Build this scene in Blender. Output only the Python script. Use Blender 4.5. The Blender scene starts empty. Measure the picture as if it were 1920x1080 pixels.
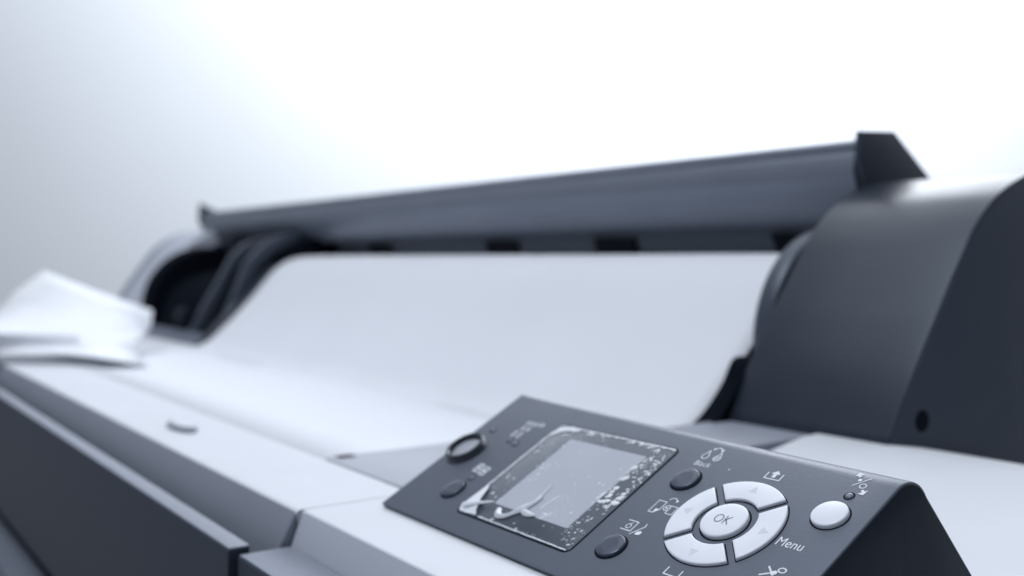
import bpy, bmesh, math, random
from mathutils import Vector, Matrix, noise
R = math.radians
S = 0.01            # everything below is written in centimetres, the lens of the camera at (0, 0, 0)
H = 100.0           # height of the lens above the ground, cm
scene = bpy.context.scene
COL = scene.collection

# ------------------------------------------------------------------ camera
cam = bpy.data.cameras.new('camera')
camo = bpy.data.objects.new('camera', cam)
COL.objects.link(camo)
camo.location = (0, 0, H * S)
camo.rotation_euler = (R(90 - 1.628), 0, R(90 - 35.324))
cam.sensor_width = 36.0
cam.lens = 36.0 * 1900 / 1920
cam.clip_start = 0.01
cam.clip_end = 60
cam.dof.use_dof = True
cam.dof.focus_distance = 0.252
cam.dof.aperture_fstop = 9.5
cam.dof.aperture_blades = 0
scene.camera = camo

# ------------------------------------------------------------------ light
world = bpy.data.worlds.new('World')
scene.world = world
world.use_nodes = True
bg = world.node_tree.nodes['Background']
bg.inputs[0].default_value = (0.80, 0.87, 1.0, 1)
bg.inputs[1].default_value = 0.27

def area(name, loc, target, sx, sy, power, col=(0.93, 0.96, 1.0)):
    l = bpy.data.lights.new(name, 'AREA')
    l.shape = 'RECTANGLE'
    l.size = sx * S
    l.size_y = sy * S
    l.energy = power
    l.color = col
    o = bpy.data.objects.new(name, l)
    COL.objects.link(o)
    o.location = Vector((loc[0], loc[1], loc[2] + H)) * S
    d = Vector(target) - Vector(loc)
    o.rotation_euler = d.to_track_quat('-Z', 'Y').to_euler()
    return o

area('ceiling_softbox', (-140, 78, 210), (-135, 78, 0), 330, 180, 27)
area('front_fill', (-35, -85, 230), (-35, 20, 0), 110, 90, 43)  # unseen fill, added to brighten the rising paper
area('key_softbox', (-70, 150, 92), (-35, 30, 0), 170, 60, 16)
area('wall_fill', (-185, 238, 205), (-310, 320, 95), 240, 80, 150)  # unseen lamp added to throw the bright pool on the wall
area('wall_fill', (-330, 70, 240), (-450, 130, 130), 170, 60, 28)  # second unseen lamp, added to lift the left of the wall

scene.view_settings.view_transform = 'Standard'
scene.view_settings.look = 'None'
scene.view_settings.exposure = 0.0
scene.view_settings.gamma = 1.0
scene.view_settings.use_curve_mapping = False
scene.cycles.max_bounces = 8
scene.cycles.use_denoising = True

# ------------------------------------------------------------------ materials
def mat(name, col, rough=0.5, bump=0.0, bscale=300.0, var=0.0, vscale=8.0, spec=0.5, coat=0.0, trans=0.0, alpha=1.0, bdist=0.0002, tint=None):
    m = bpy.data.materials.new(name)
    m.use_nodes = True
    nt = m.node_tree
    b = nt.nodes['Principled BSDF']
    b.inputs['Base Color'].default_value = (*col, 1)
    b.inputs['Roughness'].default_value = rough
    b.inputs['Specular IOR Level'].default_value = spec
    b.inputs['Coat Weight'].default_value = coat
    b.inputs['Transmission Weight'].default_value = trans
    b.inputs['Alpha'].default_value = alpha
    if tint is None and max(col) < 0.2:
        tint = (0.72, 0.83, 1.0)
    if tint:
        b.inputs['Specular Tint'].default_value = (*tint, 1)
    tc = nt.nodes.new('ShaderNodeTexCoord')
    if var > 0:
        n = nt.nodes.new('ShaderNodeTexNoise')
        n.inputs['Scale'].default_value = vscale
        n.inputs['Detail'].default_value = 5
        nt.links.new(tc.outputs['Object'], n.inputs['Vector'])
        nr = nt.nodes.new('ShaderNodeTexNoise')
        nr.inputs['Scale'].default_value = vscale * 0.9
        nr.inputs['Detail'].default_value = 6
        nr.inputs['Distortion'].default_value = 0.6
        nt.links.new(tc.outputs['Object'], nr.inputs['Vector'])
        mr = nt.nodes.new('ShaderNodeMapRange')
        mr.inputs['From Min'].default_value = 0.3
        mr.inputs['From Max'].default_value = 0.7
        mr.inputs['To Min'].default_value = max(0.05, rough - 0.05)
        mr.inputs['To Max'].default_value = min(1.0, rough + 0.07)
        nt.links.new(nr.outputs['Fac'], mr.inputs['Value'])
        nt.links.new(mr.outputs['Result'], b.inputs['Roughness'])
        r = nt.nodes.new('ShaderNodeValToRGB')
        r.color_ramp.elements[0].position = 0.3
        r.color_ramp.elements[1].position = 0.7
        r.color_ramp.elements[0].color = (*[c * (1 - var) for c in col], 1)
        r.color_ramp.elements[1].color = (*[min(1, c * (1 + var)) for c in col], 1)
        nt.links.new(n.outputs['Fac'], r.inputs['Fac'])
        nt.links.new(r.outputs['Color'], b.inputs['Base Color'])
    if bump > 0:
        n2 = nt.nodes.new('ShaderNodeTexNoise')
        n2.inputs['Scale'].default_value = bscale
        n2.inputs['Detail'].default_value = 3
        nt.links.new(tc.outputs['Object'], n2.inputs['Vector'])
        bp = nt.nodes.new('ShaderNodeBump')
        bp.inputs['Strength'].default_value = bump
        bp.inputs['Distance'].default_value = bdist
        nt.links.new(n2.outputs['Fac'], bp.inputs['Height'])
        nt.links.new(bp.outputs['Normal'], b.inputs['Normal'])
    return m

M = dict(
    white=mat('white plastic', (0.535, 0.565, 0.62), 0.5, 0.2, 900, 0.015, 30, spec=0.2),
    paper=mat('paper', (0.62, 0.65, 0.71), 0.85, 0.1, 600, 0.012, 12, spec=0.15),
    sheet=mat('loose paper', (0.70, 0.73, 0.785), 0.85, 0.1, 500, 0.01, 12, spec=0.1),
    palegrey=mat('pale grey plastic', (0.31, 0.335, 0.39), 0.5, 0.2, 900, 0.02, 20),
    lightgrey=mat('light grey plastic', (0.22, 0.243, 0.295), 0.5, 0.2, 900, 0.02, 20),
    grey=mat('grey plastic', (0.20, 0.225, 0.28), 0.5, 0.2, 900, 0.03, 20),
    cap=mat('cap plastic', (0.034, 0.042, 0.060), 0.45, 0.2, 900, 0.04, 20),
    rib=mat('rib plastic', (0.045, 0.054, 0.075), 0.40),
    shelf=mat('shelf plastic', (0.10, 0.115, 0.15), 0.5, 0.2, 900, 0.03, 20),
    crestgrey=mat('chamfer and lit shell plastic', (0.40, 0.435, 0.51), 0.5, 0.2, 900, 0.02, 20),
    cheek=mat('shaded dark plastic', (0.010, 0.013, 0.021), 0.55, 0.2, 900, 0.03, 20, spec=0.15),
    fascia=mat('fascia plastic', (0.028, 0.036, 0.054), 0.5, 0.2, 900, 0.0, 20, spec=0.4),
    dark=mat('charcoal plastic', (0.016, 0.021, 0.032), 0.32, 0.25, 1100, 0.04, 20, spec=0.5),
    cover=mat('cover plastic', (0.130, 0.148, 0.186), 0.33, 0.15, 1100, 0.04, 20, spec=0.8),
    black=mat('black plastic', (0.003, 0.0045, 0.0085), 0.85, spec=0.05),
    gap=mat('recess', (0.004, 0.005, 0.010), 0.8, spec=0.1),  # near-black inlays carry the shade of open gaps as colour
    panel=mat('panel plastic', (0.080, 0.094, 0.124), 0.42, 0.45, 1500, 0.03, 25, bdist=0.00012),
    key=mat('key plastic', (0.60, 0.64, 0.72), 0.38, 0.05, 900, 0.01, 40),
    darkkey=mat('dark key', (0.045, 0.055, 0.08), 0.25),
    lens=mat('lamp lens', (0.14, 0.15, 0.18), 0.12),
    ring=mat('ring plastic', (0.018, 0.021, 0.030), 0.3),
    ink=mat('printed legend', (0.60, 0.64, 0.72), 0.6),
    inkdark=mat('dark legend', (0.13, 0.15, 0.20), 0.6),
    emboss=mat('embossed mark', (0.50, 0.53, 0.60), 0.5),
    bezel=mat('screen bezel', (0.046, 0.055, 0.076), 0.28, var=0.05, vscale=60),
    lcd=mat('unlit display', (0.33, 0.36, 0.425), 0.30, var=0.03, vscale=25),
    bubble=mat('air bubble', (0.60, 0.64, 0.71), 0.35),
    filmedge=mat('film fold', (0.66, 0.70, 0.77), 0.3),
    curl=mat('curled film', (0.52, 0.56, 0.63), 0.3),
    wall=mat('wall paint', (0.62, 0.65, 0.695), 0.9, 0.1, 60, 0.012, 1.2, spec=0.1),
)

# ------------------------------------------------------------------ helpers
def finish(name, bm, m, parent=None, smooth=35, solid=0.0, sub=0):
    for v in bm.verts:
        v.co *= S
        v.co.z += H * S
    bmesh.ops.recalc_face_normals(bm, faces=bm.faces[:]) if solid == 0 else None
    me = bpy.data.meshes.new(name)
    bm.to_mesh(me)
    bm.free()
    if smooth:
        for p in me.polygons:
            p.use_smooth = True
        me.set_sharp_from_angle(angle=R(smooth))
    o = bpy.data.objects.new(name, me)
    COL.objects.link(o)
    me.materials.append(m)
    if solid:
        md = o.modifiers.new('thickness', 'SOLIDIFY')
        md.thickness = solid * S
        md.offset = 0
    if sub:
        md = o.modifiers.new('smooth', 'SUBSURF')
        md.levels = md.render_levels = sub
    if parent is not None:
        o.parent = parent
        o.matrix_parent_inverse = parent.matrix_basis.inverted()
    return o

def empty(name, loc):
    o = bpy.data.objects.new(name, None)
    COL.objects.link(o)
    o.location = Vector((loc[0], loc[1], loc[2] + H)) * S
    o.empty_display_size = 0.05
    return o

def tag(o, **k):
    for a, b in k.items():
        o[a] = b
    return o

def prism(prof, x0, x1, bevel=0.0, seg=3, only=None, bm=None):
    """closed profile in (y, z), extruded along x; bevel rounds the two end rims"""
    bm = bm or bmesh.new()
    a = [bm.verts.new((x0, y, z)) for y, z in prof]
    b = [bm.verts.new((x1, y, z)) for y, z in prof]
    n = len(prof)
    for i in range(n):
        j = (i + 1) % n
        bm.faces.new((a[i], a[j], b[j], b[i]))
    fa = bm.faces.new(a)
    fb = bm.faces.new(b)
    bmesh.ops.recalc_face_normals(bm, faces=bm.faces[:])
    if bevel:
        es = set()
        if only in (None, 'a'):
            es |= set(fa.edges)
        if only in (None, 'b'):
            es |= set(fb.edges)
        bmesh.ops.bevel(bm, geom=list(es), offset=bevel, segments=seg, affect='EDGES', profile=0.5, clamp_overlap=True)
    return bm

def box(x0, x1, y0, y1, z0, z1, bevel=0.0, bm=None):
    bm = bm or bmesh.new()
    r = bmesh.ops.create_cube(bm, size=1)
    for v in r['verts']:
        v.co = Vector((x0 + (v.co.x + .5) * (x1 - x0), y0 + (v.co.y + .5) * (y1 - y0), z0 + (v.co.z + .5) * (z1 - z0)))
    if bevel:
        es = set(e for v in r['verts'] for e in v.link_edges)
        bmesh.ops.bevel(bm, geom=list(es), offset=bevel, segments=2, affect='EDGES', profile=0.5)
    return bm

def catmull(pts, n=5):
    out = []
    P = [Vector(p) for p in pts]
    for i in range(len(P) - 1):
        p0 = P[max(i - 1, 0)]; p1 = P[i]; p2 = P[i + 1]; p3 = P[min(i + 2, len(P) - 1)]
        for k in range(n):
            t = k / n
            out.append(0.5 * ((2 * p1) + (p2 - p0) * t + (2 * p0 - 5 * p1 + 4 * p2 - p3) * t * t + (3 * p1 - p0 - 3 * p2 + p3) * t ** 3))
    out.append(P[-1])
    return [tuple(p) for p in out]

# ------------------------------------------------------------------ the setting
yaw = R(35.324)
fh = Vector((-math.cos(yaw), math.sin(yaw), 0))
rt = Vector((math.sin(yaw), math.cos(yaw), 0))
bm = bmesh.new()
c0 = fh * 430
vs = [bm.verts.new(c0 + rt * a + Vector((0, 0, b))) for a, b in ((-620, -99), (620, -99), (620, 300), (-620, 300))]
f = bm.faces.new(vs)
r = bmesh.ops.extrude_face_region(bm, geom=[f])
for v in r['geom']:
    if isinstance(v, bmesh.types.BMVert):
        v.co += fh * 12
finish('wall', bm, M['wall'], smooth=0)['kind'] = 'structure'

# ------------------------------------------------------------------ the printer
printer = empty('wide_format_printer', (-85, 34, -99))
tag(printer, label='wide charcoal and white roll printer with a tilted control panel at its right end', category='printer')
P = printer

# white front rail, in two lengths, with the grey chamfer below it
XL = -150
finish('front_rail', prism([(18.42, -8.6), (14.1, -8.6), (13.98, -8.63), (13.9, -8.72), (14.3, -10.5), (18.42, -10.5)], XL, -32.42), M['white'], P)
finish('front_rail', prism([(18.42, -8.6), (14.3, -8.6), (14.16, -8.63), (14.08, -8.72), (14.5, -10.5), (18.42, -10.5)], -32.36, -3), M['white'], P)
finish('chamfer_strip', prism([(13.90, -8.66), (13.32, -9.72), (13.32, -12), (14.3, -12)], XL, -32.44, 0.04, 1), M['grey'], P)['label'] = 'long mid grey chamfer'
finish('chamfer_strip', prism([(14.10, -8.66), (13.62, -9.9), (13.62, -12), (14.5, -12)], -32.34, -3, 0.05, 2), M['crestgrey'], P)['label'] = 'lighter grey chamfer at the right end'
# front cover below a dark groove
finish('groove', box(XL, -32.6, 12.2, 13.4, -20, -11.2), M['gap'], P)
finish('front_cover', prism([(12.32, -9.62), (11.62, -9.62), (11.58, -9.66), (11.35, -17.4), (11.5, -17.7), (12.32, -17.7)], XL, -32.62, 0.03, 1), M['fascia'], P)
finish('cover_lit_top', box(XL, -32.66, 11.64, 12.34, -9.8, -9.585, 0.015), M['lightgrey'], P)  # top of the same cover, light from above put into a paler colour
finish('corner_block', prism([(13.3, -9.78), (11.84, -9.78), (11.79, -9.83), (11.5, -30), (13.3, -30)], -32.28, -3, 0.03, 1), M['fascia'], P)
finish('block_lit_top', box(-32.26, -3, 11.86, 13.60, -9.9, -9.755, 0.012), M['grey'], P)  # same block, its lit upper face coloured paler than the front
finish('lower_shelf', prism([(13, -19.2), (11.1, -19.2), (10.4, -19.6), (10.2, -22), (13, -22)], XL, -32.8), M['shelf'], P)
finish('lower_body', box(XL, -2, 13.3, 54, -60, -12.1), M['fascia'], P)
finish('stand', box(-140, -128, 15, 50, -99, -60), M['fascia'], P)
finish('stand', box(-22, -10, 15, 50, -99, -60), M['fascia'], P)

# deck under the paper
finish('deck', prism([(18.42, -8.74), (34.6, -9.2), (34.6, -12), (18.42, -12)], XL, -28.05), M['white'], P)
finish('deck_lip', prism([(34.6, -9.18), (36.0, -8.1), (36.6, -8.2), (36.6, -12), (34.6, -12)], -132, -104.5), M['shelf'], P)
finish('roll_well', box(-133, -33.3, 34.62, 56, -12.05, -11.7), M['black'], P)
finish('well_back', box(-133, -33.3, 53, 56, -11.7, 0.2), M['black'], P)

# latch on the rail
bm = bmesh.new()
loops = []
for k, (s, h) in enumerate(((1, 0), (1, 0.16), (0.93, 0.24), (0.7, 0.27))):
    loops.append([bm.verts.new((-51.5 + 1.75 * s * math.cos(a), 15.95 + 0.55 * s * math.sin(a), -8.6 + h)) for a in [2 * math.pi * i / 36 for i in range(36)]])
for a, b in zip(loops, loops[1:]):
    for i in range(36):
        bm.faces.new((a[i], a[(i + 1) % 36], b[(i + 1) % 36], b[i]))
bm.faces.new(loops[-1])
finish('latch', bm, M['lightgrey'], P)  # grey sides hold the shade of a white tab
bm = bmesh.new()
bm.faces.new([bm.verts.new((-51.45 + 1.5 * math.cos(a), 16.05 + 0.42 * math.sin(a), -8.6 + 0.285)) for a in [2 * math.pi * i / 36 for i in range(36)]])
finish('latch_cap', bm, M['white'], P)

# pale cover plate beside the panel, and the raised deck at the right
bm = prism([(18.5, -8.56), (18.6, -8.53), (26.4, -8.53), (26.5, -8.6), (26.5, -8.8), (18.5, -8.72)], -40.0, -28.2)
plate = finish('side_plate', bm, M['palegrey'], P)
finish('slot', box(-40.1, -39.45, 18.95, 19.75, -8.7, -8.515, 0.02), M['gap'], plate)
finish('bracket_foot', prism([(26.6, -8.7), (26.6, -7.9), (28, -7.62), (36.2, -7.62), (36.2, -8.7)], -33.4, -28.02, 0.12, 2), M['grey'], P)
bm = bmesh.new()
prof = [(18.45, -10.2), (24, -9.9), (29, -8.9), (33, -7.9), (35, -7.55), (36, -7.5), (38, -7.8), (42, -8.7), (46, -9.7), (52, -11), (52, -13), (18.45, -13)]
finish('side_deck', prism(prof, -28, -2, 0.15, 3), M['white'], P)

# right housing: a charcoal shell, front curve measured, flat right side
FR = catmull([(35.9, -7.46), (37.16, -5.2), (38.66, -2.96), (39.63, -1.62), (41.02, .25), (41.83, 1.24), (42.87, 2.2), (44.15, 3.05), (46.15, 3.85), (48.0, 4.12), (50.2, 3.9), (52.4, 2.9), (54, 1.2), (55, -2), (55.2, -7.4)])
def shell(x0, x1, bev=0.35, only=None, dz=0.0):
    return prism([(y, z + dz) for y, z in FR] + [(55.2, -12), (35.9, -12)], x0, x1, bev, 4, only)
housing = finish('roll_housing', shell(-33.0, -24.4, 0.06), M['dark'], P, smooth=40)
finish('side_panel', prism([(y + (0.10 if y < 47 else 0.0), z - 0.10) for y, z in FR] + [(55.1, -12), (36.0, -12)], -24.7, -24.37, 0.05, 2), M['cap'], housing, smooth=40)
bm = bmesh.new()
r = bmesh.ops.create_cone(bm, cap_ends=True, segments=32, radius1=0.46, radius2=0.46, depth=0.06, matrix=Matrix.Translation((-24.36, 38.15, -6.72)) @ Matrix.Rotation(R(90), 4, 'Y'))
finish('screw_hole', bm, M['gap'], housing)

# left housing, made paler: glow from the wall put into its colour
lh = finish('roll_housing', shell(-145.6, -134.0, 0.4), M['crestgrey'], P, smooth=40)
finish('end_cap', prism([(y + (0.0 if y < 45 else 0), z) for y, z in FR] + [(55.2, -12), (35.9, -12)], -148.6, -146.2, 0.4, 4), M['grey'], lh, smooth=40)
finish('inner_plate', prism([(y + 1.0, z - 1.6) for y, z in FR] + [(55.2, -12), (36.9, -12)], -133.9, -131.8, 0.3, 3), M['black'], lh, smooth=40)

bm = bmesh.new()
bmesh.ops.create_cone(bm, cap_ends=True, segments=64, radius1=8.0, radius2=7.7, depth=3.2, matrix=Matrix.Translation((-130.2, 43.8, -6.4)) @ Matrix.Rotation(R(90), 4, 'Y'))
finish('spool_hub', bm, M['black'], P, smooth=40)
# roll flanges
def flange(x0, x1, cy, cz, rad, rim, face, inner=0.62):
    bm = bmesh.new()
    n = 72
    prof = [(x0, 0.4), (x0, rad - 0.35), (x0 + 0.1, rad - 0.1), (x0 + 0.3, rad), (x1 - 0.3, rad), (x1 - 0.1, rad - 0.1), (x1, rad - 0.35), (x1, 0.4)]
    L = [[bm.verts.new((x, cy + r * math.cos(2 * math.pi * i / n), cz + r * math.sin(2 * math.pi * i / n))) for i in range(n)] for x, r in prof]
    for a, b in zip(L, L[1:]):
        for i in range(n):
            bm.faces.new((a[i], a[(i + 1) % n], b[(i + 1) % n], b[i]))
    return finish('roll_flange', bm, rim, P, smooth=40)
flange(-34.6, -33.35, 45.2, -4.2, 6.0, M['rib'], M['black'])
flange(-105.5, -104.3, 48.2, -4.3, 6.7, M['black'], M['black'])

# curved side brackets which guide the sheet
def bracket(x0, x1, pts, m, th=1.1, name='guide_bracket'):
    top = catmull(pts, 4)
    low = [(y + th * 1.3, z - th) for y, z in reversed(top)]
    return finish(name, prism(top + low, x0, x1, 0.12, 2), m, P, smooth=50)
bracket(-34.2, -33.05, [(32.6, -8.7), (33.9, -8.25), (35.2, -7.5), (36.1, -6.7), (36.8, -5.9), (37.5, -4.85), (38.6, -4.8)], M['black'], 2.5)
finish('guide_bracket', prism([(32.7, -8.7), (35.4, -7.3), (36.4, -6.1), (37.5, -4.9), (38.6, -4.85), (42, -4.9), (42, -11), (32.7, -11)], -33.06, -32.9), M['black'], P)
A = [(y * 1.078, z * 1.078) for y, z in [(32.4, -8.6), (34.07, -7.34), (35.84, -4.02), (37.25, -0.65), (38.67, 1.03), (40.4, 2.2), (42.33, 2.83), (45, 3.1)]]
B_ = [(y * 1.076, z * 1.076) for y, z in [(32.6, -8.6), (33.88, -6.99), (34.9, -5.0), (36.75, -2.0), (38.21, 0.5), (40.11, 1.9), (43, 2.6)]]
bracket(-107.9, -106.8, A, M['rib'], 1.0, 'guide_rib')
bracket(-114.2, -113.0, B_, M['rib'], 1.0, 'guide_rib')
finish('guide_bracket', prism([(y + .7, z - .7) for y, z in catmull(A, 4)] + [(50, 2), (50, -11), (36, -11)], -112.9, -107.95), M['black'], P, smooth=50)
finish('guide_bracket', prism([(34.2, -9.2), (35.5, -8.0), (37.4, -6.0), (39.9, -3.5), (41.8, -1.4), (43.2, -0.2), (45, 0.5), (47, 0.6), (47, -11), (34.2, -11)], -106.7, -104.35, .1, 2), M['dark'], P, smooth=50)
# small catch knobs seen in the left recess
for (x, y, z, r_) in ((-124, 45.0, 1.6, 0.9), (-116, 36.3, -6.5, 0.9)):
    bm = bmesh.new()
    bmesh.ops.create_cone(bm, cap_ends=True, segments=24, radius1=r_, radius2=r_ * .85, depth=2.0, matrix=Matrix.Translation((x, y, z)) @ Matrix.Rotation(R(90), 4, 'Y'))
    finish('catch_knob', bm, M['cheek'], P)
finish('well_frame', prism([(36.4, -11.8), (37.3, -6.6), (38.6, -3.8), (41, -2.2), (44, -1.4), (52.9, -1.4), (52.9, -11.8)], -131.6, -114.4, .2, 2), M['black'], P)

# hinged roll cover behind
front = catmull([(46.9, 6.42), (46.35, 6.42), (46.0, 6.28), (45.85, 6.0), (45.98, 5.78), (45.80, 5.55), (45.66, 5.0), (45.72, 4.35), (46.05, 3.6), (46.7, 2.8), (47.8, 2.05), (49.0, 1.75)], 4)
back = [(49.9, 1.75), (49.9, -3), (50.6, -3), (52.5, 1.5), (52.6, 3.6), (50.5, 5.2), (48.4, 6.3)]
lid = finish('roll_cover', prism(front + back, -138.2, -33.32), M['cover'], P, smooth=40)
def cap_plate(x0, x1, up=0.0):
    return prism([(45.75, 6.75 + up), (48.7 - up * 1.5, 6.92), (52.3, 4.42), (54.2, 2.2), (53.6, -2), (50, -3), (47.6, 1.4), (46.5, 3.3), (45.6, 5.2)], x0, x1, 0.12, 2)
rc = finish('end_cap', cap_plate(-33.3, -32.9), M['cap'], lid, smooth=30)
finish('end_cap', cap_plate(-139.4, -138.25, 0.9), M['cap'], lid, smooth=30)
for (u0, u1, dz) in ((-96.4, -91.8, 0), (-74.2, -69.6, 0), (-59.4, -54.9, 0), (-42.2, -38.6, 0)):
    bm = bmesh.new()
    sh = 1.1
    pts = [(u0, 1.62), (u1, 1.55), (u1 + sh, -1.2), (u0 + sh * 1.1, -1.2)]
    a = [bm.verts.new((x, 49.6, z)) for x, z in pts]
    b = [bm.verts.new((x, 50.2, z)) for x, z in pts]
    bm.faces.new(a)
    bm.faces.new(b[::-1])
    for i in range(4):
        bm.faces.new((a[i], b[i], b[(i + 1) % 4], a[(i + 1) % 4]))
    finish('cover_slot', bm, M['cheek'], lid, smooth=0)

# ------------------------------------------------------------------ roll paper on the printer
paper = empty('roll_paper', (-66, 30, -8.66))
tag(paper, label='broad white sheet of roll paper curving down from its roll onto the printer deck', category='paper')
prof = [(18.44, -8.64), (22, -8.68), (26, -8.78), (29.5, -8.88)] + catmull([(31.5, -8.98), (33.4, -9.1), (34.9, -8.65), (36.7, -7.1), (39.3, -4.5), (41.3, -2.25), (42.35, -1.15), (43.4, -.38), (44.4, .04), (45.4, .24), (46.6, .32)], 5)
prof += [(46.8 + 4.54 * math.sin(a), -4.2 + 4.54 * math.cos(a)) for a in [R(d) for d in range(8, 140, 8)]]
bm = bmesh.new()
nx = 60
rows = []
for (y, z) in prof:
    row = []
    for i in range(nx + 1):
        x = -104.2 + 69.55 * i / nx
        wob = 0.22 * noise.noise(Vector((x * 0.05, y * 0.09, 0))) * min(1, max(0, (y - 22) / 8)) * (1 if y < 45 else 0.3)
        row.append(bm.verts.new((x + 0.0, y, z + wob)))
    rows.append(row)
for a, b in zip(rows, rows[1:]):
    for i in range(nx):
        bm.faces.new((a[i], a[i + 1], b[i + 1], b[i]))
finish('web', bm, M['paper'], paper, smooth=60, solid=0.03)
bm = bmesh.new()
bmesh.ops.create_cone(bm, cap_ends=True, segments=72, radius1=4.45, radius2=4.45, depth=69.0, matrix=Matrix.Translation((-69.4, 46.8, -4.2)) @ Matrix.Rotation(R(90), 4, 'Y'))
finish('roll', bm, M['paper'], paper)

# ------------------------------------------------------------------ loose folded sheet at the left
bm = bmesh.new()
G = [
    [(-101.0, 12.49, -7.28), (-100.0, 14.94, -4.37), (-99.0, 16.09, -2.80), (-98.0, 18.20, -1.00), (-99.0, 22.85, -2.92), (-100.3, 28.35, -4.95)],
    [(-97.0, 11.99, -6.44), (-96.5, 14.40, -5.16), (-96.0, 16.85, -4.29), (-96.0, 19.45, -4.00), (-96.5, 22.70, -5.07), (-97.5, 27.38, -6.33)],
    [(-92.0, 11.38, -6.11), (-92.0, 13.71, -6.12), (-92.0, 16.94, -6.35), (-92.0, 19.89, -6.57), (-92.5, 22.18, -7.17), (-94.0, 25.11, -7.79)],
    [(-92.4, 11.42, -7.09), (-92.4, 13.76, -7.12), (-92.1, 16.95, -7.35), (-91.5, 19.35, -7.51), (-90.0, 21.57, -7.90), (-89.0, 23.90, -8.20)],
    [(-92.0, 11.36, -7.83), (-92.0, 13.69, -7.92), (-89.2, 16.41, -7.69), (-87.6, 18.31, -7.69), (-83.5, 20.01, -7.90), (-82.6, 22.95, -8.50)],
]
vv = [[bm.verts.new(p) for p in row] for row in G]
for a, b in zip(vv, vv[1:]):
    for i in range(5):
        bm.faces.new((a[i], a[i + 1], b[i + 1], b[i]))
cl = bm.edges.layers.float.new('crease_edge')
for e in bm.edges:
    if e.is_boundary:
        e[cl] = 1.0
    elif all(v in vv[2] for v in e.verts):
        e[cl] = 0.75
bmesh.ops.subdivide_edges(bm, edges=[e for e in bm.edges if not e.is_boundary and not all(v in vv[2] for v in e.verts)], cuts=1, use_grid_fill=True, smooth=0.6)
sheet = finish('paper_sheet', bm, M['sheet'], None, smooth=30)
md = sheet.modifiers.new('thickness', 'SOLIDIFY')
md.thickness = 0.0003
tag(sheet, label='loose creased sheet of white paper folded over the far left end of the printer', category='paper sheet')

# ------------------------------------------------------------------ control panel
TH = R(28.85)
BL = Vector((-31.08, 16.53, -8.43))
V = Vector((0, math.cos(TH), math.sin(TH)))
N = Vector((0, -math.sin(TH), math.cos(TH)))
U = Vector((1, 0, 0))
def L3(u, v, w=0.0):
    return BL + U * u + V * v + N * w

# body, lofted: the crest is tight at the left end and round at the right
def body_profile(t):
    r = 0.10 + 0.80 * min(1.0, max(0.0, t)) ** 0.8
    crest = Vector((16.53 + 6.86 * math.cos(TH), -8.43 + 6.86 * math.sin(TH)))
    d1 = Vector((-math.cos(TH), -math.sin(TH)))
    ang = R(-62)
    d2 = Vector((math.cos(ang), math.sin(ang)))
    half = math.acos(max(-1, min(1, d1.dot(d2)))) / 2
    tl = r / math.tan(half)
    p1 = crest + d1 * tl
    p2 = crest + d2 * tl
    bis = (d1 + d2).normalized()
    c = crest + bis * (r / math.sin(half))
    a1 = math.atan2(p1.y - c.y, p1.x - c.x)
    a2 = math.atan2(p2.y - c.y, p2.x - c.x)
    pts = [(16.60, -8.59), (16.50, -8.47), (16.53, -8.43)]
    pts.append((c.x + r * math.cos(a1), c.y + r * math.sin(a1)))
    for k in range(1, 12):
        a = a1 + (a2 - a1) * k / 12
        pts.append((c.x + r * math.cos(a), c.y + r * math.sin(a)))
    pts.append((c.x + r * math.cos(a2), c.y + r * math.sin(a2)))
    k = min(1.0, max(0.0, t * 12 - 11)) * 2.0
    pts.append((25.86 + k * 0.58, -8.50 - k))
    pts.append((18.6, -8.50 - k))
    return pts
bm = bmesh.new()
ns = 24
LW = 16.58
loops = []
for i in range(ns + 1):
    t = i / ns
    loops.append([bm.verts.new((BL.x + LW * t, y, z)) for y, z in body_profile(t)])
n = len(loops[0])
for a, b in zip(loops, loops[1:]):
    for i in range(n):
        bm.faces.new((a[i], a[(i + 1) % n], b[(i + 1) % n], b[i]))
bm.faces.new(loops[0])
fb = bm.faces.new(loops[-1])
bmesh.ops.recalc_face_normals(bm, faces=bm.faces[:])
bmesh.ops.bevel(bm, geom=list(fb.edges), offset=0.05, segments=3, affect='EDGES', profile=0.5)
panel = finish('control_panel', bm, M['panel'], P, smooth=30)
# recessed cheek on the right side, its shade put into the colour
cp = body_profile(1.0)
cy = sum(p[0] for p in cp) / len(cp)
cz = sum(p[1] for p in cp) / len(cp)
inner = []
for (y, z) in cp:
    d = Vector((cy - y, cz - z))
    l = d.length
    inner.append((y + d.x / l * 0.075, z + d.y / l * 0.075))
finish('shaded_cheek', prism(inner, BL.x + LW - 0.05, BL.x + LW + 0.025, 0.02, 2), M['cheek'], panel)

def uvloop(bm, pts, w):
    return [bm.verts.new(L3(u, v, w)) for u, v in pts]

def shape(pts, layers, m, name, parent, smooth=40):
    """stack of inset copies of a closed outline: layers = [(inset, height)...]"""
    bm = bmesh.new()
    loops = [uvloop(bm, inset(pts, i_), w) for i_, w in layers]
    k = len(pts)
    for a, b in zip(loops, loops[1:]):
        for i in range(k):
            bm.faces.new((a[i], a[(i + 1) % k], b[(i + 1) % k], b[i]))
    bm.faces.new(loops[-1])
    return finish(name, bm, m, parent, smooth=smooth)

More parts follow.
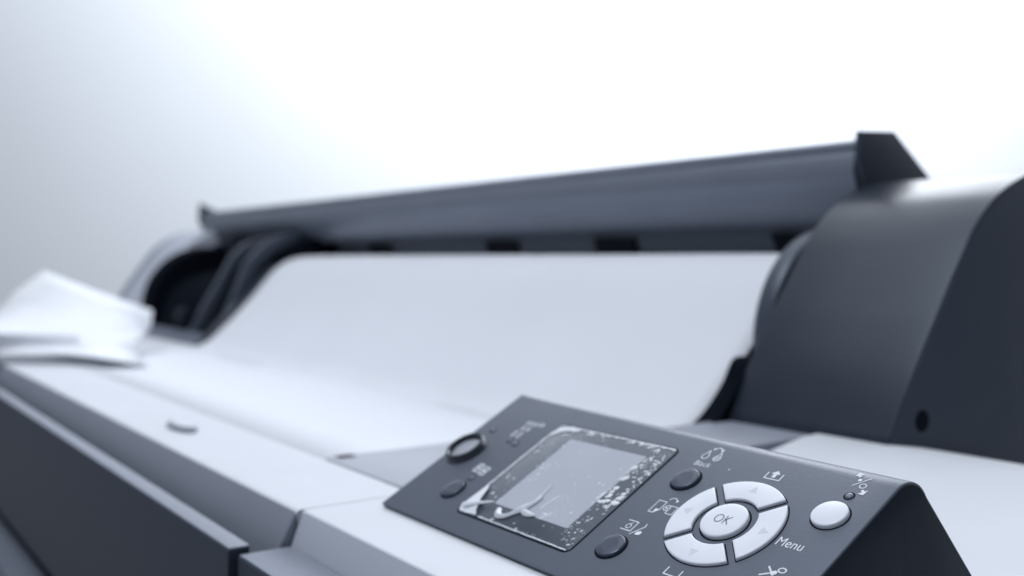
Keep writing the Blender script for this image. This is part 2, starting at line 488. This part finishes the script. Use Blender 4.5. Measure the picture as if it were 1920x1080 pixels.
def inset(pts, d):
    if d == 0:
        return pts
    out = []
    k = len(pts)
    area2 = sum(pts[i][0] * pts[(i + 1) % k][1] - pts[(i + 1) % k][0] * pts[i][1] for i in range(k))
    s = 1 if area2 > 0 else -1
    for i in range(k):
        p0, p1, p2 = Vector(pts[i - 1]), Vector(pts[i]), Vector(pts[(i + 1) % k])
        e1 = (p1 - p0).normalized()
        e2 = (p2 - p1).normalized()
        n1 = Vector((-e1.y, e1.x)) * s
        n2 = Vector((-e2.y, e2.x)) * s
        nn = n1 + n2
        nn = nn / max(0.35, nn.length_squared / 2)
        out.append((p1.x + nn.x * d, p1.y + nn.y * d))
    return out

def circle(cu, cv, r, n=48, ry=None):
    return [(cu + r * math.cos(2 * math.pi * i / n), cv + (ry or r) * math.sin(2 * math.pi * i / n)) for i in range(n)]

def rrect(u0, u1, v0, v1, r, n=6):
    out = []
    for cu, cv, a0 in ((u1 - r, v1 - r, 0), (u0 + r, v1 - r, 90), (u0 + r, v0 + r, 180), (u1 - r, v0 + r, 270)):
        for k in range(n + 1):
            a = R(a0 + 90 * k / n)
            out.append((cu + r * math.cos(a), cv + r * math.sin(a)))
    return out

def button(name, pts, m, h=0.13, gap=0.045, dome=True, label=None, crown=0.0):
    shape(inset(pts, -gap), [(0, -0.02), (0, 0.006)], M['gap'], name + '_gap', panel, smooth=0)
    lay = [(0, 0.0), (0, h * 0.66), (0.008, h * 0.82), (0.025, h * 0.94), (0.055, h)]
    if crown:
        lay += [(0.16, h + crown * .5), (0.24, h + crown)]
    o = shape(pts, lay, m, name, panel)
    if label:
        o['label'] = label
    return o

# display: dark seat, bezel glass, grey lcd
film = rrect(3.70, 9.43, 0.77, 5.66, 0.22)
shape(inset(film, -0.05), [(0, -0.02), (0, 0.005)], M['gap'], 'display_seat', panel, 0)
shape(film, [(0, 0.0), (0.0, 0.022), (0.02, 0.032)], M['bezel'], 'display_bezel', panel, 30)
shape(rrect(4.95, 8.60, 1.52, 5.04, 0.04, 2), [(0, 0.030), (0, 0.040)], M['lcd'], 'display', panel, 0)

# protective film: folds, creases and trapped air
def ribbon(path, width, m, name, parent, lift=0.045, curl=0.0):
    bm = bmesh.new()
    L = []
    k = len(path)
    for i, p in enumerate(path):
        p = Vector(p)
        q = Vector(path[min(i + 1, k - 1)])
        o = Vector(path[max(i - 1, 0)])
        t = (q - o)
        t = t.normalized() if t.length > 0 else Vector((1, 0))
        nn = Vector((-t.y, t.x))
        wd = width[i] if isinstance(width, (list, tuple)) else width
        row = []
        for j in range(5):
            f_ = j / 4 - 0.5
            a = p + nn * wd * 2 * f_
            row.append(bm.verts.new(L3(a.x, a.y, lift + curl * math.cos(f_ * math.pi) * wd)))
        L.append(row)
    for a, b in zip(L, L[1:]):
        for j in range(4):
            bm.faces.new((a[j], a[j + 1], b[j + 1], b[j]))
    return finish(name, bm, m, parent, smooth=60)

rnd = random.Random(11)
bm = bmesh.new()
def blob(u, v, r, st=1.0, ang=0.0, w=0.043):
    k = 9
    vs = []
    for i in range(k):
        a = 2 * math.pi * i / k
        rr = r * rnd.uniform(0.6, 1.25)
        x = rr * math.cos(a) * st
        y = rr * math.sin(a) / st ** 0.5
        x, y = x * math.cos(ang) - y * math.sin(ang), x * math.sin(ang) + y * math.cos(ang)
        uu = min(9.40, max(3.72, u + x)); vv_ = min(5.63, max(0.79, v + y))
        vs.append((uu, vv_))
    base = [bm.verts.new(L3(a, b, w - 0.004)) for a, b in vs]
    c = bm.verts.new(L3(u, v, w + 0.004 + r * 0.12))
    for i in range(k):
        bm.faces.new((base[i], base[(i + 1) % k], c))
def band(n, u0, u1, v0, v1, rlo, rhi, du=0, st=1.4):
    k = 0
    while k < n:
        bu, bv = rnd.uniform(u0, u1), rnd.uniform(v0, v1)
        dens = noise.noise(Vector((bu * 2.3, bv * 2.3, 4.0))) + 0.5 * noise.noise(Vector((bu * 6, bv * 6, 9.0)))
        if dens < rnd.uniform(-0.45, 0.5):
            k += 0.34
            continue
        k += 1
        blob(bu, bv, rnd.uniform(rlo, rhi) * (0.35 + rnd.random() ** 2 * 1.1), rnd.uniform(1, st + .5), 0.6 + rnd.uniform(-.6, .6))
band(300, 8.62, 9.38, 1.0, 5.6, 0.010, 0.040)      # right border
band(150, 8.5, 9.30, 3.2, 5.5, 0.015, 0.055)
band(80, 8.45, 8.8, 2.6, 4.9, 0.02, 0.075)
band(26, 8.7, 9.3, 2.55, 3.2, 0.03, 0.10)
band(130, 4.2, 9.3, 5.44, 5.62, 0.02, 0.07)         # top border
band(30, 4.4, 6.6, 5.1, 5.5, 0.015, 0.06)
band(46, 4.0, 5.0, 1.6, 5.3, 0.02, 0.055)          # left border
band(42, 4.9, 5.5, 2.6, 5.1, 0.02, 0.05)
band(26, 4.6, 9.2, 0.80, 0.92, 0.015, 0.04)        # bottom border
band(14, 5.0, 9.0, 1.0, 1.5, 0.015, 0.035)
band(90, 5.2, 8.6, 1.7, 5.0, 0.010, 0.030)         # over the display
band(50, 7.2, 8.5, 1.6, 3.6, 0.015, 0.045)
finish('air_bubbles', bm, M['bubble'], panel, smooth=0)['kind'] = 'stuff'

# creased edge lines of the film
def wavy(p0, p1, n, amp, seed):
    rr = random.Random(seed)
    out = []
    for i in range(n + 1):
        t = i / n
        out.append((p0[0] + (p1[0] - p0[0]) * t + rr.uniform(-amp, amp), p0[1] + (p1[1] - p0[1]) * t + rr.uniform(-amp, amp)))
    return out
ribbon(wavy((3.80, 1.6), (3.80, 5.2), 24, 0.012, 1), [0.03 + 0.02 * abs(math.sin(i)) for i in range(25)], M['bubble'], 'film_crease', panel)
ribbon(wavy((4.9, 0.83), (9.35, 0.80), 24, 0.006, 2), [0.014 + 0.010 * abs(math.sin(i * 1.3)) for i in range(25)], M['bubble'], 'film_crease', panel)
ribbon(wavy((4.3, 5.60), (9.35, 5.58), 30, 0.008, 3), [0.014 + 0.03 * abs(math.sin(i * 1.7)) ** 3 for i in range(31)], M['bubble'], 'film_crease', panel)
ribbon([(3.84, 5.0), (4.0, 5.35), (4.35, 5.5), (4.9, 5.50)], [0.05, 0.15, 0.12, 0.04], M['bubble'], 'film_crease', panel)
# lifted corner and the torn curl of film
bm = bmesh.new()
pk = [(3.72, 1.0, .05), (3.74, 1.55, .05), (3.80, 2.2, .05), (4.02, 2.0, .07), (4.22, 1.55, .09), (4.42, 1.28, .11), (4.62, 1.02, .10), (4.8, 0.84, .06), (4.3, 0.80, .05), (3.9, 0.80, .05)]
c = bm.verts.new(L3(4.1, 1.25, 0.10))
ring_ = [bm.verts.new(L3(*p)) for p in pk]
for i in range(len(ring_)):
    bm.faces.new((c, ring_[i], ring_[(i + 1) % len(ring_)]))
finish('film_corner', bm, M['bubble'], panel, smooth=80)
ribbon(catmull([(3.95, 0.98), (4.25, 1.18), (4.6, 1.34), (5.0, 1.52)], 4), [0.12 - 0.008 * i for i in range(13)], M['filmedge'], 'film_curl', panel, 0.12, 0.9)
ribbon(catmull([(5.46, 1.36), (5.66, 1.12), (5.98, 1.16), (6.2, 1.42), (6.38, 1.72), (6.50, 2.0), (6.56, 2.34)], 4), [0.06, .09, .11, .12, .12, .12, .11, .10, .09, .08, .08, .08, .09, .11, .12, .13, .13, .12, .10, .09, .08, .07, .06, .05, .03], M['curl'], 'film_curl', panel, 0.07, 0.9)
ribbon(catmull([(6.15, 1.62), (6.45, 1.58), (6.75, 1.52), (7.05, 1.56)], 4), [.05, .06, .08, .09, .10, .11, .12, .12, .11, .09, .08, .05, .03], M['curl'], 'film_curl', panel, 0.07, 0.7)
ribbon(catmull([(6.45, 1.95), (6.42, 2.5), (6.40, 2.9)], 4), [.05, .05, .045, .04, .035, .03, .025, .02, .015], M['bubble'], 'film_curl', panel, 0.06, 0.6)
for q in ([(6.9, 1.9), (6.98, 2.3), (7.1, 2.6)], [(7.3, 1.5), (7.5, 1.9)]):
    ribbon(catmull(q, 4), 0.022, M['bubble'], 'film_crease', panel, 0.044)

# four-way pad and OK key
C0 = (13.10, 3.37)
def sector(a_mid, r0=0.90, r1=1.645, half=45, ch=0.115):
    out = []
    k = 14
    def ang(r):
        return half - math.degrees(math.asin(ch / r))
    a = ang(r1)
    for i in range(k + 1):
        t = R(a_mid - a + 2 * a * i / k)
        out.append((C0[0] + r1 * math.cos(t), C0[1] + r1 * math.sin(t)))
    a = ang(r0)
    for i in range(k + 1):
        t = R(a_mid + a - 2 * a * i / k)
        out.append((C0[0] + r0 * math.cos(t), C0[1] + r0 * math.sin(t)))
    return out
for am, nm in ((0, 'right'), (90, 'up'), (180, 'left'), (270, 'down')):
    kx = button('arrow_key', sector(am), M['key'], 0.10, 0.035, label='pale arrow key pointing ' + nm)
    t = R(am)
    rr_ = 1.30
    cu, cv = C0[0] + rr_ * math.cos(t), C0[1] + rr_ * math.sin(t)
    tri = []
    for da, rad_ in ((0, 0.16), (125, 0.17), (235, 0.17)):
        tri.append((cu + rad_ * math.cos(t + R(da)), cv + rad_ * math.sin(t + R(da))))
    shape(tri, [(0, 0.1005), (0.0, 0.1030)], M['emboss'], 'arrow_mark', panel, 0)
button('ok_key', circle(*C0, 0.655, 56), M['key'], 0.14, 0.05, crown=0.015)
button('paper_key', circle(15.59, 4.50, 0.47), M['key'], 0.13, 0.045, crown=0.03, label='pale round key beneath the paper feed mark')
button('ink_key', circle(10.68, 4.52, 0.43), M['darkkey'], 0.10, 0.06, label='dark round key beneath the ink drop marks')
button('source_key', circle(10.58, 1.45, 0.43), M['darkkey'], 0.10, 0.06, label='dark round key near the lower edge')
button('menu_key', circle(2.50, 1.52, 0.42), M['darkkey'], 0.10, 0.06, label='dark round key near the left edge')
for (cu, cv, rad_, kx) in ((10.68, 4.52, 0.30, 0), (10.58, 1.45, 0.30, 0), (2.5, 1.52, 0.29, 0)):
    bm = bmesh.new()
    lo = [uvloop(bm, circle(cu, cv, rad_ * q), 0.101 - 0.03 * (1 - q) * 0 + w) for q, w in ((1.05, 0.0), (1.0, 0.004), (0.7, -0.0), (0.3, -0.0))]
    for a, b in zip(lo, lo[1:]):
        for i in range(48):
            bm.faces.new((a[i], a[(i + 1) % 48], b[(i + 1) % 48], b[i]))
    bm.faces.new(lo[-1])
    finish('key_face', bm, M['darkkey'], panel, smooth=60)
for cu, cv, q in ((15.59, 5.33, 0.12), (0.86, 4.62, 0.11), (2.29, 4.32, 0.10), (2.72, 4.24, 0.11), (2.66, 2.22, 0.11)):
    shape(circle(cu, cv, q * 1.25, 24), [(0, -0.01), (0, 0.006)], M['gap'], 'lamp_gap', panel, 0)
    shape(circle(cu, cv, q * 0.92, 24), [(0, 0.0), (0.01, 0.02), (0.035, 0.045), (0.07, 0.05)], M['lens'], 'status_lamp', panel)
# ring shaped power key
def ring_key(cu, cv, r0, r1, h):
    bm = bmesh.new()
    prof = [(r1 + 0.06, 0.0), (r1, h * .8), (r1 - 0.05, h), (r0 + 0.05, h), (r0, h * .8), (r0 - .02, 0.0)]
    k = 56
    lo = [uvloop(bm, circle(cu, cv, q, k), w) for q, w in prof]
    for a, b in zip(lo, lo[1:]):
        for i in range(k):
            bm.faces.new((a[i], a[(i + 1) % k], b[(i + 1) % k], b[i]))
    finish('power_key_ring', bm, M['ring'], panel)
ring_key(0.84, 3.36, 0.60, 0.76, 0.26)
shape(circle(0.84, 3.36, 0.58), [(0, 0.0), (0, 0.06), (0.06, 0.10)], M['palegrey'], 'power_key', panel)

# ------------------------------------------------------------------ printed legends
def stroke(bm, pts, w=0.018, closed=False, lift=0.006):
    P_ = [Vector(p) for p in pts]
    k = len(P_)
    rng = range(k if closed else k - 1)
    for i in rng:
        a, b = P_[i], P_[(i + 1) % k]
        d = (b - a)
        if d.length < 1e-5:
            continue
        d.normalize()
        nn = Vector((-d.y, d.x)) * w
        e = d * w * 0.8
        z = lift + 0.0006 * (i % 3)
        vs = [bm.verts.new(L3(*q, z)) for q in (a - e - nn, b + e - nn, b + e + nn, a - e + nn)]
        bm.faces.new(vs)
def fill(bm, pts, lift=0.009):
    bm.faces.new([bm.verts.new(L3(u, v, lift)) for u, v in pts])
def legend(fn, m='ink', name='legend'):
    bm = bmesh.new()
    fn(bm)
    return finish(name, bm, M[m], panel, smooth=0)

def drop(cu, cv, s=1.0):
    out = []
    for i in range(14):
        a = R(130 + 280 * i / 13)
        out.append((cu + 0.115 * s * math.cos(a), cv + 0.115 * s * math.sin(a)))
    out.append((cu, cv + 0.27 * s))
    return out
def ink_legend(bm):
    stroke(bm, drop(10.48, 5.64), 0.016, True)
    stroke(bm, drop(10.93, 5.64), 0.016, True)
    for k in (-0.05, 0.0, 0.05, 0.10):
        stroke(bm, [(10.85, 5.62 + k), (11.01, 5.62 + k)], 0.012, lift=0.012)
    stroke(bm, catmull([(10.58, 6.00), (10.66, 6.08), (10.74, 6.09), (10.82, 6.05), (10.87, 5.98)], 3), 0.018)
    fill(bm, [(10.81, 6.02), (10.93, 6.05), (10.88, 5.90)])
    fill(bm, [(10.55, 5.93), (10.53, 6.05), (10.64, 6.03)])
legend(ink_legend, name='ink_legend')
def paper_legend(bm):
    stroke(bm, [(10.53, 3.03), (10.53, 3.53), (10.83, 3.53), (10.83, 3.19), (10.70, 3.03)], 0.015, True)
    fill(bm, [(10.68, 3.03), (10.68, 3.20), (10.84, 3.20)])
    stroke(bm, catmull([(10.83, 3.64), (10.89, 3.72), (10.97, 3.74), (11.06, 3.71), (11.12, 3.63)], 3), 0.015)
    fill(bm, [(11.06, 3.69), (11.17, 3.68), (11.12, 3.57)])
    stroke(bm, circle(11.01, 3.32, 0.105, 20), 0.014, True)
    stroke(bm, circle(11.01, 3.32, 0.035, 12), 0.014, True)
    stroke(bm, [(11.04, 3.43), (11.33, 3.44), (11.34, 3.12), (11.10, 3.12), (11.10, 3.24)], 0.014)
legend(paper_legend, name='paper_legend')
def source_legend(bm):
    stroke(bm, [(10.25, 2.54), (10.63, 2.54), (10.63, 2.16), (10.25, 2.16)], 0.016)
    stroke(bm, circle(10.42, 2.32, 0.085, 16), 0.013, True)
    stroke(bm, [(10.42, 2.41), (10.47, 2.46)], 0.013)
    stroke(bm, [(10.70, 2.06), (10.84, 2.28), (10.97, 2.46), (10.93, 2.56)], 0.016)
    fill(bm, [(10.87, 2.09), (10.85, 2.20), (10.95, 2.27), (11.04, 2.24), (11.02, 2.12)])
legend(source_legend, name='source_legend')
def feed_legend(bm):
    stroke(bm, [(15.42, 5.73), (15.75, 6.10)], 0.014)
    stroke(bm, circle(15.70, 5.78, 0.085, 24), 0.014, True)
    fill(bm, circle(15.50, 5.97, 0.055, 16))
    fill(bm, [(15.30, 6.08), (15.33, 6.24), (15.49, 6.22), (15.42, 6.15), (15.47, 6.10), (15.42, 6.05), (15.37, 6.10)])
    fill(bm, [(15.90, 5.46), (15.93, 5.66), (15.86, 5.60), (15.80, 5.66), (15.75, 5.60), (15.81, 5.55), (15.74, 5.47)])
legend(feed_legend, name='feed_legend')
def tray_legend(bm, cu, cv, up=True):
    stroke(bm, [(cu - 0.25, cv + 0.13), (cu - 0.25, cv - 0.11), (cu + 0.25, cv - 0.11), (cu + 0.25, cv + 0.13)], 0.018)
    if up:
        fill(bm, [(cu - 0.06, cv - 0.04), (cu + 0.06, cv - 0.04), (cu + 0.06, cv + 0.11), (cu - 0.06, cv + 0.11)])
        fill(bm, [(cu - 0.15, cv + 0.11), (cu + 0.15, cv + 0.11), (cu, cv + 0.25)])
    else:
        fill(bm, [(cu - 0.06, cv + 0.22), (cu + 0.06, cv + 0.22), (cu + 0.06, cv + 0.07), (cu - 0.06, cv + 0.07)])
        fill(bm, [(cu - 0.15, cv + 0.07), (cu, cv - 0.06), (cu + 0.15, cv + 0.07)])
legend(lambda bm: tray_legend(bm, 13.15, 5.42), name='tray_legend')
legend(lambda bm: stroke(bm, [(12.78, 1.46), (12.78, 1.22), (13.26, 1.22), (13.26, 1.46)], 0.018), name='tray_legend')
def scissors(bm):
    stroke(bm, [(15.18, 2.12), (15.52, 2.34)], 0.022)
    stroke(bm, [(15.24, 2.44), (15.50, 2.22)], 0.022)
    stroke(bm, [(p[0], p[1]) for p in circle(15.63, 2.44, 0.10, 18, 0.075)], 0.018, True)
    stroke(bm, [(p[0], p[1]) for p in circle(15.58, 2.08, 0.10, 18, 0.075)], 0.018, True)
    fill(bm, [(15.38, 2.30), (15.46, 2.20), (15.56, 2.28), (15.56, 2.36), (15.48, 2.38)])
legend(scissors, name='scissors_legend')
def small_marks(bm):
    for (a, b, c_, d_) in ((2.02, 4.58, 0.10, 0.28), (2.34, 4.56, 0.10, 0.28), (2.12, 5.0, 0.12, 0.16), (2.42, 4.98, 0.12, 0.16), (2.06, 5.32, 0.55, 0.12), (2.75, 5.36, 0.22, 0.12)):
        stroke(bm, [(a, b), (a + c_, b), (a + c_, b + d_), (a, b + d_)], 0.022, True)
    for (a, b) in ((2.30, 2.56), (2.72, 2.50)):
        stroke(bm, [(a, b), (a + .24, b), (a + .24, b + .36), (a, b + .36)], 0.03, True)
        stroke(bm, [(a + .05, b + .18), (a + .20, b + .18)], 0.04, lift=0.012)
legend(small_marks, name='left_legend')
legend(lambda bm: fill(bm, [(11.64, 5.28), (11.69, 5.29), (11.68, 5.33), (11.65, 5.33)]), 'filmedge', 'speck')

def text(body, u, v, size, w, m, name, sx=1.0, bold=0.0):
    cu = bpy.data.curves.new(name, 'FONT')
    cu.body = body
    cu.size = size
    cu.offset = bold
    cu.resolution_u = 4
    to = bpy.data.objects.new(name, cu)
    COL.objects.link(to)
    bpy.context.view_layer.update()
    me = bpy.data.meshes.new_from_object(to.evaluated_get(bpy.context.evaluated_depsgraph_get()))
    bpy.data.objects.remove(to)
    bm = bmesh.new()
    bm.from_mesh(me)
    for q in bm.verts:
        q.co = L3(u + q.co.x * sx, v + q.co.y, w)
    return finish(name, bm, M[m], panel, smooth=0)
text('Menu', 14.84, 3.16, 0.42, 0.007, 'ink', 'menu_legend', 0.86)
text('Black', 10.36, 5.20, 0.30, 0.007, 'ink', 'black_legend', 0.95)
text('OK', 12.82, 3.19, 0.46, 0.162, 'inkdark', 'ok_legend', 0.82, -0.004)
